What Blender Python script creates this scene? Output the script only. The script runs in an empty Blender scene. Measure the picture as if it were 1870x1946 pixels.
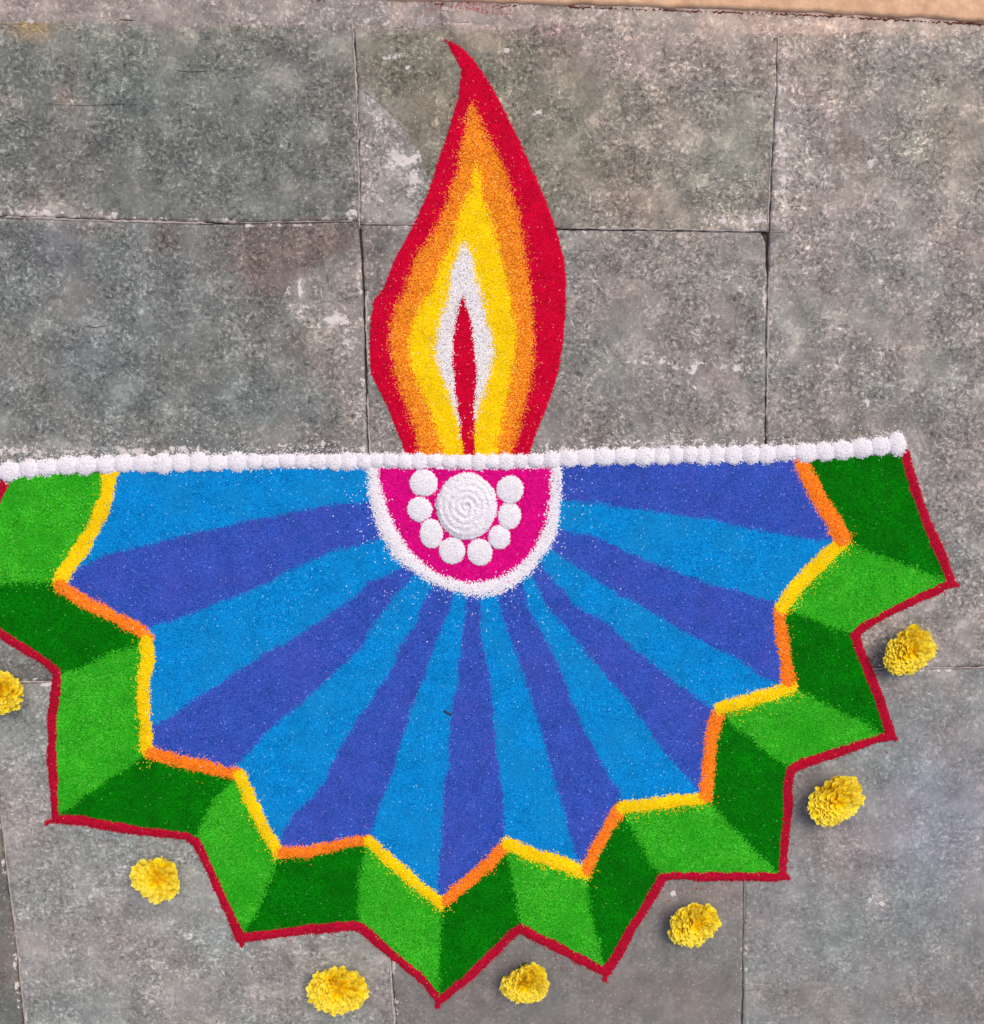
import bpy, math, random
import numpy as np
from mathutils import Vector, Matrix, Euler

# ------------------------------------------------------------------ camera, sky, sun, exposure
SC = bpy.context.scene
COL = SC.collection
F_PX, CX, CY = 2000.0, 935.0, 973.0          # focal length and centre in photo pixels
TILT = math.radians(-6.0)
HC = 1.20
YC = HC * math.tan(-TILT)

cam_d = bpy.data.cameras.new("camera")
cam_d.sensor_fit = 'VERTICAL'
cam_d.sensor_height = 24.0
cam_d.sensor_width = 24.0
cam_d.lens = 24.0 * F_PX / 1946.0
cam_d.clip_start = 0.01
cam_d.clip_end = 100.0
cam = bpy.data.objects.new("camera", cam_d)
COL.objects.link(cam)
cam.location = (0, YC, HC)
cam.rotation_euler = (TILT, 0, 0)
SC.camera = cam

SUN_EL, SUN_AZ = math.radians(58), math.radians(35)
world = bpy.data.worlds.new("World")
SC.world = world
world.use_nodes = True
wn = world.node_tree
wn.nodes.clear()
sky = wn.nodes.new('ShaderNodeTexSky')
sky.sky_type = 'NISHITA'
sky.sun_disc = False
sky.sun_elevation = SUN_EL
sky.sun_rotation = SUN_AZ
sky.air_density = 1.0
sky.dust_density = 4.0
sky.ozone_density = 0.6
bg = wn.nodes.new('ShaderNodeBackground')
bg.inputs['Strength'].default_value = 0.12
wo = wn.nodes.new('ShaderNodeOutputWorld')
wn.links.new(sky.outputs[0], bg.inputs[0])
wn.links.new(bg.outputs[0], wo.inputs[0])

sun_d = bpy.data.lights.new("sun", 'SUN')
sun_d.energy = 1.5
sun_d.angle = math.radians(32)
sun_d.color = (1.0, 0.90, 0.80)
sun = bpy.data.objects.new("sun", sun_d)
COL.objects.link(sun)
sdir = Vector((math.sin(SUN_AZ) * math.cos(SUN_EL), math.cos(SUN_AZ) * math.cos(SUN_EL), math.sin(SUN_EL)))
sun.rotation_euler = sdir.to_track_quat('Z', 'Y').to_euler()

SC.view_settings.view_transform = 'Standard'
SC.view_settings.look = 'None'
SC.view_settings.gamma = 1.0
SC.view_settings.use_curve_mapping = False
SC.view_settings.exposure = 0.14

# ------------------------------------------------------------------ helpers
CT, ST = math.cos(TILT), math.sin(TILT)

def at(px, py, z=0.0):
    """photo pixel -> point on the plane at height z (arrays welcome)"""
    dx = (np.asarray(px, float) - CX) / F_PX
    dy = -(np.asarray(py, float) - CY) / F_PX
    Y = dy * CT + ST
    Z = dy * ST - CT
    t = (z - HC) / Z
    return dx * t, YC + Y * t

def lin(r, g, b):
    f = lambda c: c / 12.92 if c <= .04045 else ((c + .055) / 1.055) ** 2.4
    return (f(r / 255), f(g / 255), f(b / 255))

RNG = np.random.default_rng(11)
random.seed(11)

def smooth_noise(x, y, scale, seed):
    """value noise, -1..1, vectorised"""
    r = np.random.default_rng(seed)
    tab = r.uniform(-1, 1, (256, 256))
    u, v = np.asarray(x, float) / scale + 37.3, np.asarray(y, float) / scale + 91.7
    iu, iv = np.floor(u).astype(int), np.floor(v).astype(int)
    fu, fv = u - iu, v - iv
    fu, fv = fu * fu * (3 - 2 * fu), fv * fv * (3 - 2 * fv)
    g = lambda a, b: tab[a & 255, b & 255]
    return (g(iu, iv) * (1 - fu) + g(iu + 1, iv) * fu) * (1 - fv) + (g(iu, iv + 1) * (1 - fu) + g(iu + 1, iv + 1) * fu) * fv

def inside(poly, x, y):
    res = np.zeros(x.shape, bool)
    n = len(poly)
    for i in range(n):
        x1, y1 = poly[i]
        x2, y2 = poly[(i + 1) % n]
        if y1 == y2:
            continue
        c = (y1 > y) != (y2 > y)
        res ^= c & (x < (x2 - x1) * (y - y1) / (y2 - y1) + x1)
    return res

def dist(line, x, y):
    d = np.full(x.shape, 1e9)
    for (x1, y1), (x2, y2) in zip(line[:-1], line[1:]):
        dx, dy = x2 - x1, y2 - y1
        t = np.clip(((x - x1) * dx + (y - y1) * dy) / (dx * dx + dy * dy + 1e-9), 0, 1)
        d = np.minimum(d, np.hypot(x - x1 - t * dx, y - y1 - t * dy))
    return d

def mesh_obj(name, verts, faces, mat=None, parent=None, smooth=False):
    me = bpy.data.meshes.new(name)
    me.from_pydata([tuple(v) for v in verts], [], [tuple(f) for f in faces])
    me.update()
    if smooth:
        me.polygons.foreach_set('use_smooth', [True] * len(me.polygons))
    if mat:
        me.materials.append(mat)
    o = bpy.data.objects.new(name, me)
    COL.objects.link(o)
    if parent:
        o.parent = parent
    return o

def quad_mesh(name, verts, quads, mat, parent=None, smooth=False):
    """fast numpy quad mesh; verts Nx3, quads Mx4 (into verts)"""
    used, inv = np.unique(quads.ravel(), return_inverse=True)
    v = verts[used]
    q = inv.reshape(-1, 4)
    me = bpy.data.meshes.new(name)
    me.vertices.add(len(v))
    me.vertices.foreach_set('co', v.astype(np.float32).ravel())
    me.loops.add(q.size)
    me.loops.foreach_set('vertex_index', q.astype(np.int32).ravel())
    me.polygons.add(len(q))
    me.polygons.foreach_set('loop_start', np.arange(0, q.size, 4, dtype=np.int32))
    me.polygons.foreach_set('loop_total', np.full(len(q), 4, dtype=np.int32))
    me.update(calc_edges=True)
    me.polygons.foreach_set('use_smooth', np.full(len(q), smooth, dtype=bool))
    me.materials.append(mat)
    o = bpy.data.objects.new(name, me)
    COL.objects.link(o)
    if parent:
        o.parent = parent
    return o, used

def empty(name, loc=(0, 0, 0), rot=(0, 0, 0)):
    o = bpy.data.objects.new(name, None)
    o.empty_display_size = 0.02
    o.location = loc
    o.rotation_euler = rot
    COL.objects.link(o)
    return o

def tag(o, label=None, category=None, group=None, kind=None):
    if label: o['label'] = label
    if category: o['category'] = category
    if group: o['group'] = group
    if kind: o['kind'] = kind
    return o

# ------------------------------------------------------------------ materials
def new_mat(name):
    m = bpy.data.materials.new(name)
    m.use_nodes = True
    nt = m.node_tree
    b = nt.nodes['Principled BSDF']
    return m, nt, b

def N(nt, typ, **kw):
    n = nt.nodes.new(typ)
    for k, v in kw.items():
        setattr(n, k, v)
    return n

def ramp(nt, src, stops, interp='LINEAR'):
    r = nt.nodes.new('ShaderNodeValToRGB')
    r.color_ramp.interpolation = interp
    e = r.color_ramp.elements
    while len(e) < len(stops):
        e.new(0.5)
    for i, (p, c) in enumerate(stops):
        e[i].position = p
        e[i].color = (*c, 1) if len(c) == 3 else c
    nt.links.new(src, r.inputs[0])
    return r

def mixc(nt, fac, a, b, mode='MIX'):
    m = nt.nodes.new('ShaderNodeMix')
    m.data_type = 'RGBA'
    m.blend_type = mode
    for sock, val in ((m.inputs[0], fac), (m.inputs[6], a), (m.inputs[7], b)):
        if isinstance(val, (int, float)):
            sock.default_value = val
        elif isinstance(val, tuple):
            sock.default_value = (*val, 1) if len(val) == 3 else val
        else:
            nt.links.new(val, sock)
    return m.outputs[2]

def noise(nt, vec, scale, detail=2, rough=0.5):
    n = N(nt, 'ShaderNodeTexNoise')
    n.inputs['Scale'].default_value = scale
    n.inputs['Detail'].default_value = detail
    n.inputs['Roughness'].default_value = rough
    nt.links.new(vec, n.inputs['Vector'])
    return n

def powder(name, cols, sparkle=0.012, spk=(0.9, 0.9, 0.95), blot=0.12, shift=None):
    """coloured sand: every grain takes one of the given colours (position, colour)"""
    m, nt, b = new_mat(name)
    tc = N(nt, 'ShaderNodeTexCoord')
    v = N(nt, 'ShaderNodeTexVoronoi')
    v.inputs['Scale'].default_value = 950
    nt.links.new(tc.outputs['Object'], v.inputs['Vector'])
    sep = N(nt, 'ShaderNodeSeparateColor')
    nt.links.new(v.outputs['Color'], sep.inputs[0])
    r = ramp(nt, sep.outputs[0], cols)
    n = noise(nt, tc.outputs['Object'], 38, 3, 0.6)
    mr = N(nt, 'ShaderNodeMapRange')
    mr.inputs['From Min'].default_value = 0.3
    mr.inputs['From Max'].default_value = 0.7
    mr.inputs['To Min'].default_value = 1 - blot
    mr.inputs['To Max'].default_value = 1 + blot
    nt.links.new(n.outputs[0], mr.inputs[0])
    hv = N(nt, 'ShaderNodeVectorMath', operation='SCALE')
    nt.links.new(r.outputs[0], hv.inputs[0])
    nt.links.new(mr.outputs[0], hv.inputs['Scale'])
    src = hv.outputs[0]
    if shift:
        n9 = noise(nt, tc.outputs['Object'], 14, 5, 0.6)
        r9 = ramp(nt, n9.outputs[0], [(.46, (0, 0, 0)), (.66, (shift[1],) * 3)])
        src = mixc(nt, r9.outputs[0], src, shift[0])
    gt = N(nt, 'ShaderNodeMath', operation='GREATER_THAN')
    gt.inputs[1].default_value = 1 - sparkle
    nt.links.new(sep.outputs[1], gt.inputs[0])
    c = mixc(nt, gt.outputs[0], src, spk)  # sparkle: pale glints painted into the colour of random grains
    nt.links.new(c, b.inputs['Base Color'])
    b.inputs['Roughness'].default_value = 0.85
    b.inputs['Specular IOR Level'].default_value = 0.08
    bp = N(nt, 'ShaderNodeBump')
    bp.inputs['Strength'].default_value = 0.5
    bp.inputs['Distance'].default_value = 0.0006
    nt.links.new(v.outputs['Distance'], bp.inputs['Height'])
    bp.invert = True
    nt.links.new(bp.outputs[0], b.inputs['Normal'])
    return m

M = {}
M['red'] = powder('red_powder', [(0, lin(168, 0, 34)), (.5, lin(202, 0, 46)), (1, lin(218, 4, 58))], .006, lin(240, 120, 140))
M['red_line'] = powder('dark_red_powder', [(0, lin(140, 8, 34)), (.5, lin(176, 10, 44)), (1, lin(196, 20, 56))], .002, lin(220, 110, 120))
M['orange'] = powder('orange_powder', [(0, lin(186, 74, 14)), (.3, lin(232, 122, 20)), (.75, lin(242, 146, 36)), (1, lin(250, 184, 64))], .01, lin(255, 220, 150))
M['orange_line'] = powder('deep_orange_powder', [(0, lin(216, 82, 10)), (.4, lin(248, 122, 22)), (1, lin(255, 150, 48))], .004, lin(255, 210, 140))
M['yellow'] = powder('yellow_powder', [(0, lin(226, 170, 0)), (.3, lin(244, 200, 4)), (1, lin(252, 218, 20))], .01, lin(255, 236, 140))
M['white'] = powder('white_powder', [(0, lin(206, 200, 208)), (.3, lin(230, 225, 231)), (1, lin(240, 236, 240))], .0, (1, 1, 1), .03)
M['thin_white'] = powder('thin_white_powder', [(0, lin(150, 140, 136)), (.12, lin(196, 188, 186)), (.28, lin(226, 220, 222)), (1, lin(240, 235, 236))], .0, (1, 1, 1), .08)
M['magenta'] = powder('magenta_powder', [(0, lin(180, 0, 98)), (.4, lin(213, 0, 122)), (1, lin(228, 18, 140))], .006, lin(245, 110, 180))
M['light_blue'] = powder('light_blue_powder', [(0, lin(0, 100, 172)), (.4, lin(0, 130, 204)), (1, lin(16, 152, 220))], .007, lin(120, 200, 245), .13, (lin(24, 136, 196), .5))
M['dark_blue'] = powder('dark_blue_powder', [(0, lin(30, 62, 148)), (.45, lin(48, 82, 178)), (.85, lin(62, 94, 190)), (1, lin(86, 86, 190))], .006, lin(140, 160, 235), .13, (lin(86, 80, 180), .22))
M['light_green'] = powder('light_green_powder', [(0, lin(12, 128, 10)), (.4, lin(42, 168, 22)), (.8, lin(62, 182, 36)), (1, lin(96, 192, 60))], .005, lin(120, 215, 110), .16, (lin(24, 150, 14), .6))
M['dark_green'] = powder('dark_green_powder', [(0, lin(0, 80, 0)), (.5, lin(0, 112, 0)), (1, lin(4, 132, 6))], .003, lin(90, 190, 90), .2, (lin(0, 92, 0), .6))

def stone_material():
    m, nt, b = new_mat('worn_grey_stone')
    L = nt.links.new
    tc = N(nt, 'ShaderNodeTexCoord')
    P = tc.outputs['Object']
    a = N(nt, 'ShaderNodeAttribute', attribute_name='tint')
    w = N(nt, 'ShaderNodeAttribute', attribute_name='wear')     # x lime, y rough, z red powder dust
    ws = N(nt, 'ShaderNodeSeparateColor')
    L(w.outputs['Color'], ws.inputs[0])
    # broad hue patches, greenish against pinkish
    n1 = noise(nt, P, 9, 4, 0.6)
    r1 = ramp(nt, n1.outputs[0], [(.32, (.90, 1.01, 1.0)), (.5, (.98, 1, 1)), (.68, (1.05, .985, .96))])
    c = mixc(nt, 1.0, a.outputs['Color'], r1.outputs[0], 'MULTIPLY')
    n2 = noise(nt, P, 34, 4, 0.65)
    r2 = ramp(nt, n2.outputs[0], [(.3, (.80, .80, .80)), (.5, (1, 1, 1)), (.72, (1.18, 1.17, 1.15))])
    c = mixc(nt, 1.0, c, r2.outputs[0], 'MULTIPLY')
    # stone grain: small worm-like light and dark flecks
    nw = noise(nt, P, 120, 2, 0.5)
    vw = N(nt, 'ShaderNodeVectorMath', operation='MULTIPLY_ADD')
    vw.inputs[1].default_value = (.010, .010, .010)
    L(nw.outputs['Color'], vw.inputs[0]); L(P, vw.inputs[2])
    n3 = noise(nt, vw.outputs[0], 225, 5, 0.72)
    r3 = ramp(nt, n3.outputs[0], [(.36, (.30, .30, .30)), (.44, (.82, .82, .82)), (.53, (.97, .97, .97)), (.58, (1.45, 1.43, 1.40)), (.64, (2.2, 2.15, 2.1))])
    # the grain shows in worn areas and fades where the stone is smooth
    n4 = noise(nt, P, 16, 3, 0.6)
    r4 = ramp(nt, n4.outputs[0], [(.36, (.3, .3, .3)), (.54, (1, 1, 1))])
    g4 = N(nt, 'ShaderNodeMath', operation='MULTIPLY')
    L(r4.outputs[0], g4.inputs[0]); L(ws.outputs[1], g4.inputs[1])
    c = mixc(nt, g4.outputs[0], c, mixc(nt, 1.0, c, r3.outputs[0], 'MULTIPLY'))
    # pale weathered crust in torn, clustered patches and darker trodden dirt
    n7 = noise(nt, vw.outputs[0], 30, 8, 0.76)
    r7 = ramp(nt, n7.outputs[0], [(.39, (.70, .71, .70)), (.46, (.93, .94, .93)), (.54, (1.03, 1.03, 1.02)), (.59, (1.42, 1.40, 1.37))])
    c = mixc(nt, ws.outputs[1], c, mixc(nt, 1.0, c, r7.outputs[0], 'MULTIPLY'))
    # sparse lighter crystals and dark pits
    v = N(nt, 'ShaderNodeTexVoronoi')
    v.inputs['Scale'].default_value = 330
    L(P, v.inputs['Vector'])
    vs = N(nt, 'ShaderNodeSeparateColor'); L(v.outputs['Color'], vs.inputs[0])
    gt = N(nt, 'ShaderNodeMath', operation='GREATER_THAN'); gt.inputs[1].default_value = .94; L(vs.outputs[0], gt.inputs[0])
    lt = N(nt, 'ShaderNodeMath', operation='LESS_THAN'); lt.inputs[1].default_value = .28; L(v.outputs['Distance'], lt.inputs[0])
    ml = N(nt, 'ShaderNodeMath', operation='MULTIPLY'); L(gt.outputs[0], ml.inputs[0]); L(lt.outputs[0], ml.inputs[1])
    ml2 = N(nt, 'ShaderNodeMath', operation='MULTIPLY'); L(ml.outputs[0], ml2.inputs[0]); ml2.inputs[1].default_value = .55
    c = mixc(nt, ml2.outputs[0], c, lin(205, 200, 196))
    gd = N(nt, 'ShaderNodeMath', operation='LESS_THAN'); gd.inputs[1].default_value = .03; L(vs.outputs[1], gd.inputs[0])
    md = N(nt, 'ShaderNodeMath', operation='MULTIPLY'); L(gd.outputs[0], md.inputs[0]); L(lt.outputs[0], md.inputs[1])
    md2 = N(nt, 'ShaderNodeMath', operation='MULTIPLY'); L(md.outputs[0], md2.inputs[0]); md2.inputs[1].default_value = .5
    c = mixc(nt, md2.outputs[0], c, lin(60, 55, 50))
    # lime / mortar splashes with crisp torn edges
    n5 = noise(nt, P, 90, 5, 0.7)
    m5 = N(nt, 'ShaderNodeMapRange'); m5.inputs['From Min'].default_value = .32; m5.inputs['From Max'].default_value = .68
    L(n5.outputs[0], m5.inputs[0])
    ad = N(nt, 'ShaderNodeMath', operation='ADD'); L(m5.outputs[0], ad.inputs[0]); L(ws.outputs[0], ad.inputs[1])
    r5 = ramp(nt, ad.outputs[0], [(.98, (0, 0, 0)), (1.0, (1, 1, 1))])
    sb = N(nt, 'ShaderNodeMath', operation='SUBTRACT'); L(ad.outputs[0], sb.inputs[0]); sb.inputs[1].default_value = .98
    mu = N(nt, 'ShaderNodeMath', operation='MULTIPLY'); mu.use_clamp = True; L(sb.outputs[0], mu.inputs[0]); mu.inputs[1].default_value = 7
    nt.nodes.remove(r5)
    mu8 = N(nt, 'ShaderNodeMath', operation='MULTIPLY'); L(mu.outputs[0], mu8.inputs[0]); mu8.inputs[1].default_value = .92
    c = mixc(nt, mu8.outputs[0], c, lin(222, 212, 208))
    # dropped red powder
    n6 = noise(nt, P, 420, 3, 0.7)
    ad6 = N(nt, 'ShaderNodeMath', operation='ADD'); L(n6.outputs[0], ad6.inputs[0]); L(ws.outputs[2], ad6.inputs[1])
    sb6 = N(nt, 'ShaderNodeMath', operation='SUBTRACT'); L(ad6.outputs[0], sb6.inputs[0]); sb6.inputs[1].default_value = .95
    mu6 = N(nt, 'ShaderNodeMath', operation='MULTIPLY'); mu6.use_clamp = True; L(sb6.outputs[0], mu6.inputs[0]); mu6.inputs[1].default_value = 6
    c = mixc(nt, mu6.outputs[0], c, lin(160, 60, 66))
    L(c, b.inputs['Base Color'])
    b.inputs['Specular IOR Level'].default_value = 0.35
    rr = N(nt, 'ShaderNodeMapRange'); rr.inputs['To Min'].default_value = .62; rr.inputs['To Max'].default_value = .9
    L(n2.outputs[0], rr.inputs[0]); L(rr.outputs[0], b.inputs['Roughness'])
    bp = N(nt, 'ShaderNodeBump'); bp.inputs['Distance'].default_value = 0.0024
    bs = N(nt, 'ShaderNodeMath', operation='MULTIPLY'); L(g4.outputs[0], bs.inputs[0]); bs.inputs[1].default_value = 1.0
    L(bs.outputs[0], bp.inputs['Strength'])
    L(n3.outputs[0], bp.inputs['Height'])
    bp2 = N(nt, 'ShaderNodeBump'); bp2.inputs['Distance'].default_value = 0.002; bp2.inputs['Strength'].default_value = .25
    L(n2.outputs[0], bp2.inputs['Height']); L(bp.outputs[0], bp2.inputs['Normal'])
    L(bp2.outputs[0], b.inputs['Normal'])
    return m

def simple(name, cA, cB, scale, bump=.3, dist_=.001, rough=.85):
    m, nt, b = new_mat(name)
    tc = N(nt, 'ShaderNodeTexCoord')
    n = noise(nt, tc.outputs['Object'], scale, 5, 0.65)
    r = ramp(nt, n.outputs[0], [(.3, cA), (.7, cB)])
    nt.links.new(r.outputs[0], b.inputs['Base Color'])
    b.inputs['Roughness'].default_value = rough
    bp = N(nt, 'ShaderNodeBump')
    bp.inputs['Strength'].default_value = bump
    bp.inputs['Distance'].default_value = dist_
    nt.links.new(n.outputs[0], bp.inputs['Height'])
    nt.links.new(bp.outputs[0], b.inputs['Normal'])
    return m

M['stone'] = stone_material()
M['bed'] = simple('dirty_joint_bed', lin(44, 40, 38), lin(84, 76, 72), 260, .6, .002)
M['mortar'] = simple('pale_mortar', lin(140, 130, 125), lin(196, 184, 178), 300, .7, .0015)
M['cement'] = simple('pinkish_cement', lin(150, 138, 132), lin(190, 172, 162), 60, .5, .002)
M['kerb'] = simple('orange_painted_plaster', lin(204, 156, 120), lin(236, 192, 152), 70, .7, .002, .7)
M['rust'] = simple('red_brown_crust', lin(104, 40, 30), lin(160, 84, 56), 300, .6, .001)
M['calyx'] = simple('green_calyx', lin(40, 66, 16), lin(84, 112, 34), 220, .3, .0006, .6)
M['seed'] = simple('dark_seed', lin(24, 18, 14), lin(70, 50, 34), 900, .3, .0004, .6)

def petal_mat():
    m, nt, b = new_mat('marigold_petal')
    a = N(nt, 'ShaderNodeAttribute', attribute_name='along')
    tc = N(nt, 'ShaderNodeTexCoord')
    r = ramp(nt, a.outputs['Fac'], [(0, lin(250, 180, 0)), (.3, lin(255, 210, 0)), (.75, lin(255, 224, 4)), (1, lin(255, 238, 96))])
    oi = N(nt, 'ShaderNodeObjectInfo')
    mr = N(nt, 'ShaderNodeMapRange'); mr.inputs['To Min'].default_value = .94; mr.inputs['To Max'].default_value = 1.0
    nt.links.new(oi.outputs['Random'], mr.inputs[0])
    hv = N(nt, 'ShaderNodeVectorMath', operation='SCALE')
    nt.links.new(r.outputs[0], hv.inputs[0]); nt.links.new(mr.outputs[0], hv.inputs['Scale'])
    nt.links.new(hv.outputs[0], b.inputs['Base Color'])
    b.inputs['Roughness'].default_value = .55
    b.inputs['Specular IOR Level'].default_value = .12
    tr = N(nt, 'ShaderNodeBsdfTranslucent')
    nt.links.new(hv.outputs[0], tr.inputs[0])
    mx = N(nt, 'ShaderNodeMixShader'); mx.inputs[0].default_value = .15
    out = nt.nodes['Material Output']
    nt.links.new(b.outputs[0], mx.inputs[1]); nt.links.new(tr.outputs[0], mx.inputs[2])
    nt.links.new(mx.outputs[0], out.inputs[0])
    return m
M['petal'] = petal_mat()
M['floret'] = simple('marigold_florets', lin(246, 184, 0), lin(255, 214, 0), 500, .9, .002, .7)

# ------------------------------------------------------------------ paving
def itp(line, t, axis):
    """line = [(x,y)...]; axis 'y': x as function of y, axis 'x': y as function of x"""
    if axis == 'y':
        p = sorted(line, key=lambda q: q[1]); return np.interp(t, [q[1] for q in p], [q[0] for q in p])
    p = sorted(line, key=lambda q: q[0]); return np.interp(t, [q[0] for q in p], [q[1] for q in p])

# joint lines, photo pixels
J_TOP = [(-700, 32), (672, 40), (1475, 44), (2600, 60)]
J_V1 = [(660, -200), (672, 60), (680, 200), (685, 440), (692, 560), (697, 750), (702, 870), (712, 1290)]
J_V2 = [(1484, -200), (1476, 170), (1468, 300), (1463, 430), (1460, 520), (1457, 700), (1455, 870), (1446, 1290)]
J_H1L = [(-700, 404), (0, 411), (250, 419), (420, 424), (685, 420)]
J_H1R = [(685, 427), (790, 428), (1065, 436), (1250, 438), (1463, 442)]
J_H2 = [(-700, 1304), (0, 1298), (100, 1295), (750, 1285), (1750, 1270), (2600, 1262)]
J_V3 = [(-20, 1298), (0, 1560), (16, 1690), (30, 1800), (45, 1946), (80, 2500)]
J_V4 = [(728, 1285), (745, 1850), (752, 1946), (775, 2500)]
J_V5 = [(1420, 1278), (1415, 1690), (1411, 1946), (1400, 2500)]
J_LEFT = [(-860, -400), (-780, 2800)]
J_RIGHT = [(2660, -400), (2600, 2800)]
J_BOT = [(-900, 2420), (2700, 2400)]

BASE = {  # sRGB
    'topleft': (126, 127, 123), 'topmid': (142, 135, 124), 'right': (153, 145, 141), 'midleft': (126, 128, 126),
    'mid': (147, 140, 136), 'lowleft': (148, 148, 145), 'lowmid': (126, 121, 118), 'lowright': (139, 139, 138), 'farleft': (106, 105, 99)}
# stains and patches of the stone, plus one painted sky sheen: x, y, sx, sy, colour, strength
PATCH = [
    (300, 20, 500, 26, (176, 158, 150), .9), (1000, 30, 420, 26, (182, 160, 156), .85), (1650, 45, 420, 30, (196, 174, 160), .9),
    (60, 45, 34, 26, (182, 146, 92), .75), (130, 185, 26, 26, (178, 152, 132), .7), (40, 200, 30, 26, (160, 145, 128), .5),
    (220, 100, 160, 60, (136, 138, 126), .6), (420, 100, 120, 60, (150, 142, 128), .5), (620, 100, 60, 60, (152, 140, 132), .6),
    (360, 210, 120, 60, (116, 118, 114), .6), (200, 300, 200, 50, (112, 112, 110), .7), (560, 250, 120, 110, (112, 118, 110), .5),
    (60, 395, 70, 16, (196, 184, 176), .8), (190, 412, 40, 10, (200, 184, 178), .7), (630, 160, 60, 70, (140, 130, 122), .5),
    (800, 160, 110, 70, (134, 126, 108), .7), (900, 320, 160, 90, (140, 132, 118), .5), (720, 290, 36, 110, (158, 150, 146), .8),
    (1060, 75, 60, 44, (150, 126, 124), .8), (1200, 110, 60, 30, (166, 146, 144), .7), (1130, 230, 30, 16, (186, 164, 150), .6),
    (1300, 300, 150, 120, (156, 147, 138), .6), (1360, 160, 90, 60, (146, 140, 134), .5), (1120, 340, 90, 80, (136, 128, 114), .5),
    (1150, 400, 120, 30, (154, 142, 136), .5), (1430, 420, 60, 16, (196, 178, 172), .8), (1500, 200, 30, 120, (182, 168, 162), .8),
    (1510, 400, 30, 70, (180, 162, 154), .6), (1600, 130, 120, 60, (158, 150, 138), .6), (1700, 170, 50, 60, (144, 140, 138), .6),
    (1610, 290, 30, 20, (168, 138, 116), .6), (1640, 330, 110, 60, (160, 154, 148), .5), (1800, 250, 100, 120, (158, 148, 132), .6),
    (1530, 600, 60, 50, (136, 138, 130), .6), (1660, 610, 40, 34, (140, 140, 132), .6), (1770, 680, 40, 30, (132, 132, 124), .6),
    (1580, 740, 90, 60, (140, 138, 132), .6), (1730, 790, 60, 40, (124, 122, 122), .7), (1600, 820, 110, 40, (132, 126, 120), .6),
    (1480, 560, 20, 120, (166, 160, 156), .6), (1300, 700, 60, 40, (150, 146, 146), .6), (1290, 500, 130, 60, (156, 146, 138), .5),
    (730, 600, 40, 180, (128, 124, 122), .8), (1120, 720, 60, 120, (128, 124, 120), .5), (1200, 600, 100, 90, (146, 138, 132), .5),
    (320, 450, 40, 34, (120, 98, 94), .5), (540, 480, 110, 50, (124, 106, 100), .8), (500, 540, 50, 40, (120, 106, 106), .6),
    (630, 570, 40, 50, (150, 150, 144), .8), (610, 640, 50, 60, (150, 138, 130), .8), (665, 620, 26, 60, (182, 166, 160), .7),
    (660, 740, 30, 60, (154, 140, 132), .7), (120, 470, 46, 50, (112, 112, 122), .5), (180, 680, 50, 40, (118, 118, 128), .4),
    (420, 660, 110, 90, (122, 126, 122), .6), (300, 760, 160, 50, (118, 124, 120), .6), (550, 830, 110, 26, (160, 148, 142), .5),
    (60, 850, 90, 18, (160, 156, 152), .6), (180, 430, 40, 20, (152, 144, 136), .5), (60, 690, 40, 110, (128, 128, 122), .5),
    (60, 1500, 60, 90, (160, 150, 146), .6), (120, 1780, 90, 90, (160, 148, 144), .5), (260, 1830, 120, 90, (158, 148, 144), .5),
    (430, 1800, 90, 70, (148, 148, 146), .5), (560, 1850, 110, 70, (156, 148, 144), .5), (600, 1900, 60, 40, (138, 134, 126), .6),
    (730, 1880, 14, 120, (160, 150, 148), .6), (800, 1900, 70, 50, (116, 114, 112), .8), (960, 1850, 110, 60, (122, 114, 110), .6),
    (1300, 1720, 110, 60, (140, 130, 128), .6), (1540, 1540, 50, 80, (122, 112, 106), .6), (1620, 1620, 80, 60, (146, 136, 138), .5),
    (1780, 1560, 110, 120, (146, 146, 158), .9), (1690, 1500, 40, 60, (138, 138, 134), .4), (1600, 1760, 90, 120, (138, 138, 136), .6),  # first entry: bluish sky reflection painted into the slab colour
    (1480, 1740, 60, 70, (150, 140, 140), .5), (1674, 1712, 20, 16, (176, 164, 164), .9), (1820, 1900, 140, 50, (132, 124, 122), .7),
    (1760, 1300, 200, 60, (150, 144, 142), .4), (1640, 1290, 30, 50, (132, 122, 112), .5), (1830, 1000, 60, 120, (146, 140, 138), .5),
    (1760, 1700, 120, 40, (140, 140, 142), .5), (1500, 1900, 90, 40, (140, 128, 122), .5),
]
POLY = [  # worn or stained areas with an edge of their own
    ([(676, 176), (705, 172), (742, 212), (775, 250), (800, 300), (815, 350), (800, 430), (676, 430)], (162, 155, 151), .8),
    ([(700, 70), (860, 60), (1100, 75), (1130, 330), (1010, 400), (820, 350), (775, 250), (705, 172)], (134, 126, 112), .6),
    ([(548, 525), (600, 520), (694, 500), (702, 800), (640, 760), (600, 690), (578, 672), (575, 590), (550, 590)], (154, 144, 138), .75),
    ([(450, 420), (690, 420), (672, 480), (600, 500), (545, 560), (490, 560), (455, 500)], (124, 108, 102), .7),
    ([(0, 100), (130, 120), (400, 60), (640, 80), (655, 420), (300, 418), (0, 408)], (116, 118, 114), .45),
    ([(1480, 150), (1530, 160), (1540, 300), (1530, 420), (1480, 440)], (176, 164, 158), .6),
    ([(1100, 60), (1460, 60), (1460, 150), (1300, 170), (1110, 110)], (168, 154, 148), .6)]
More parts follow.
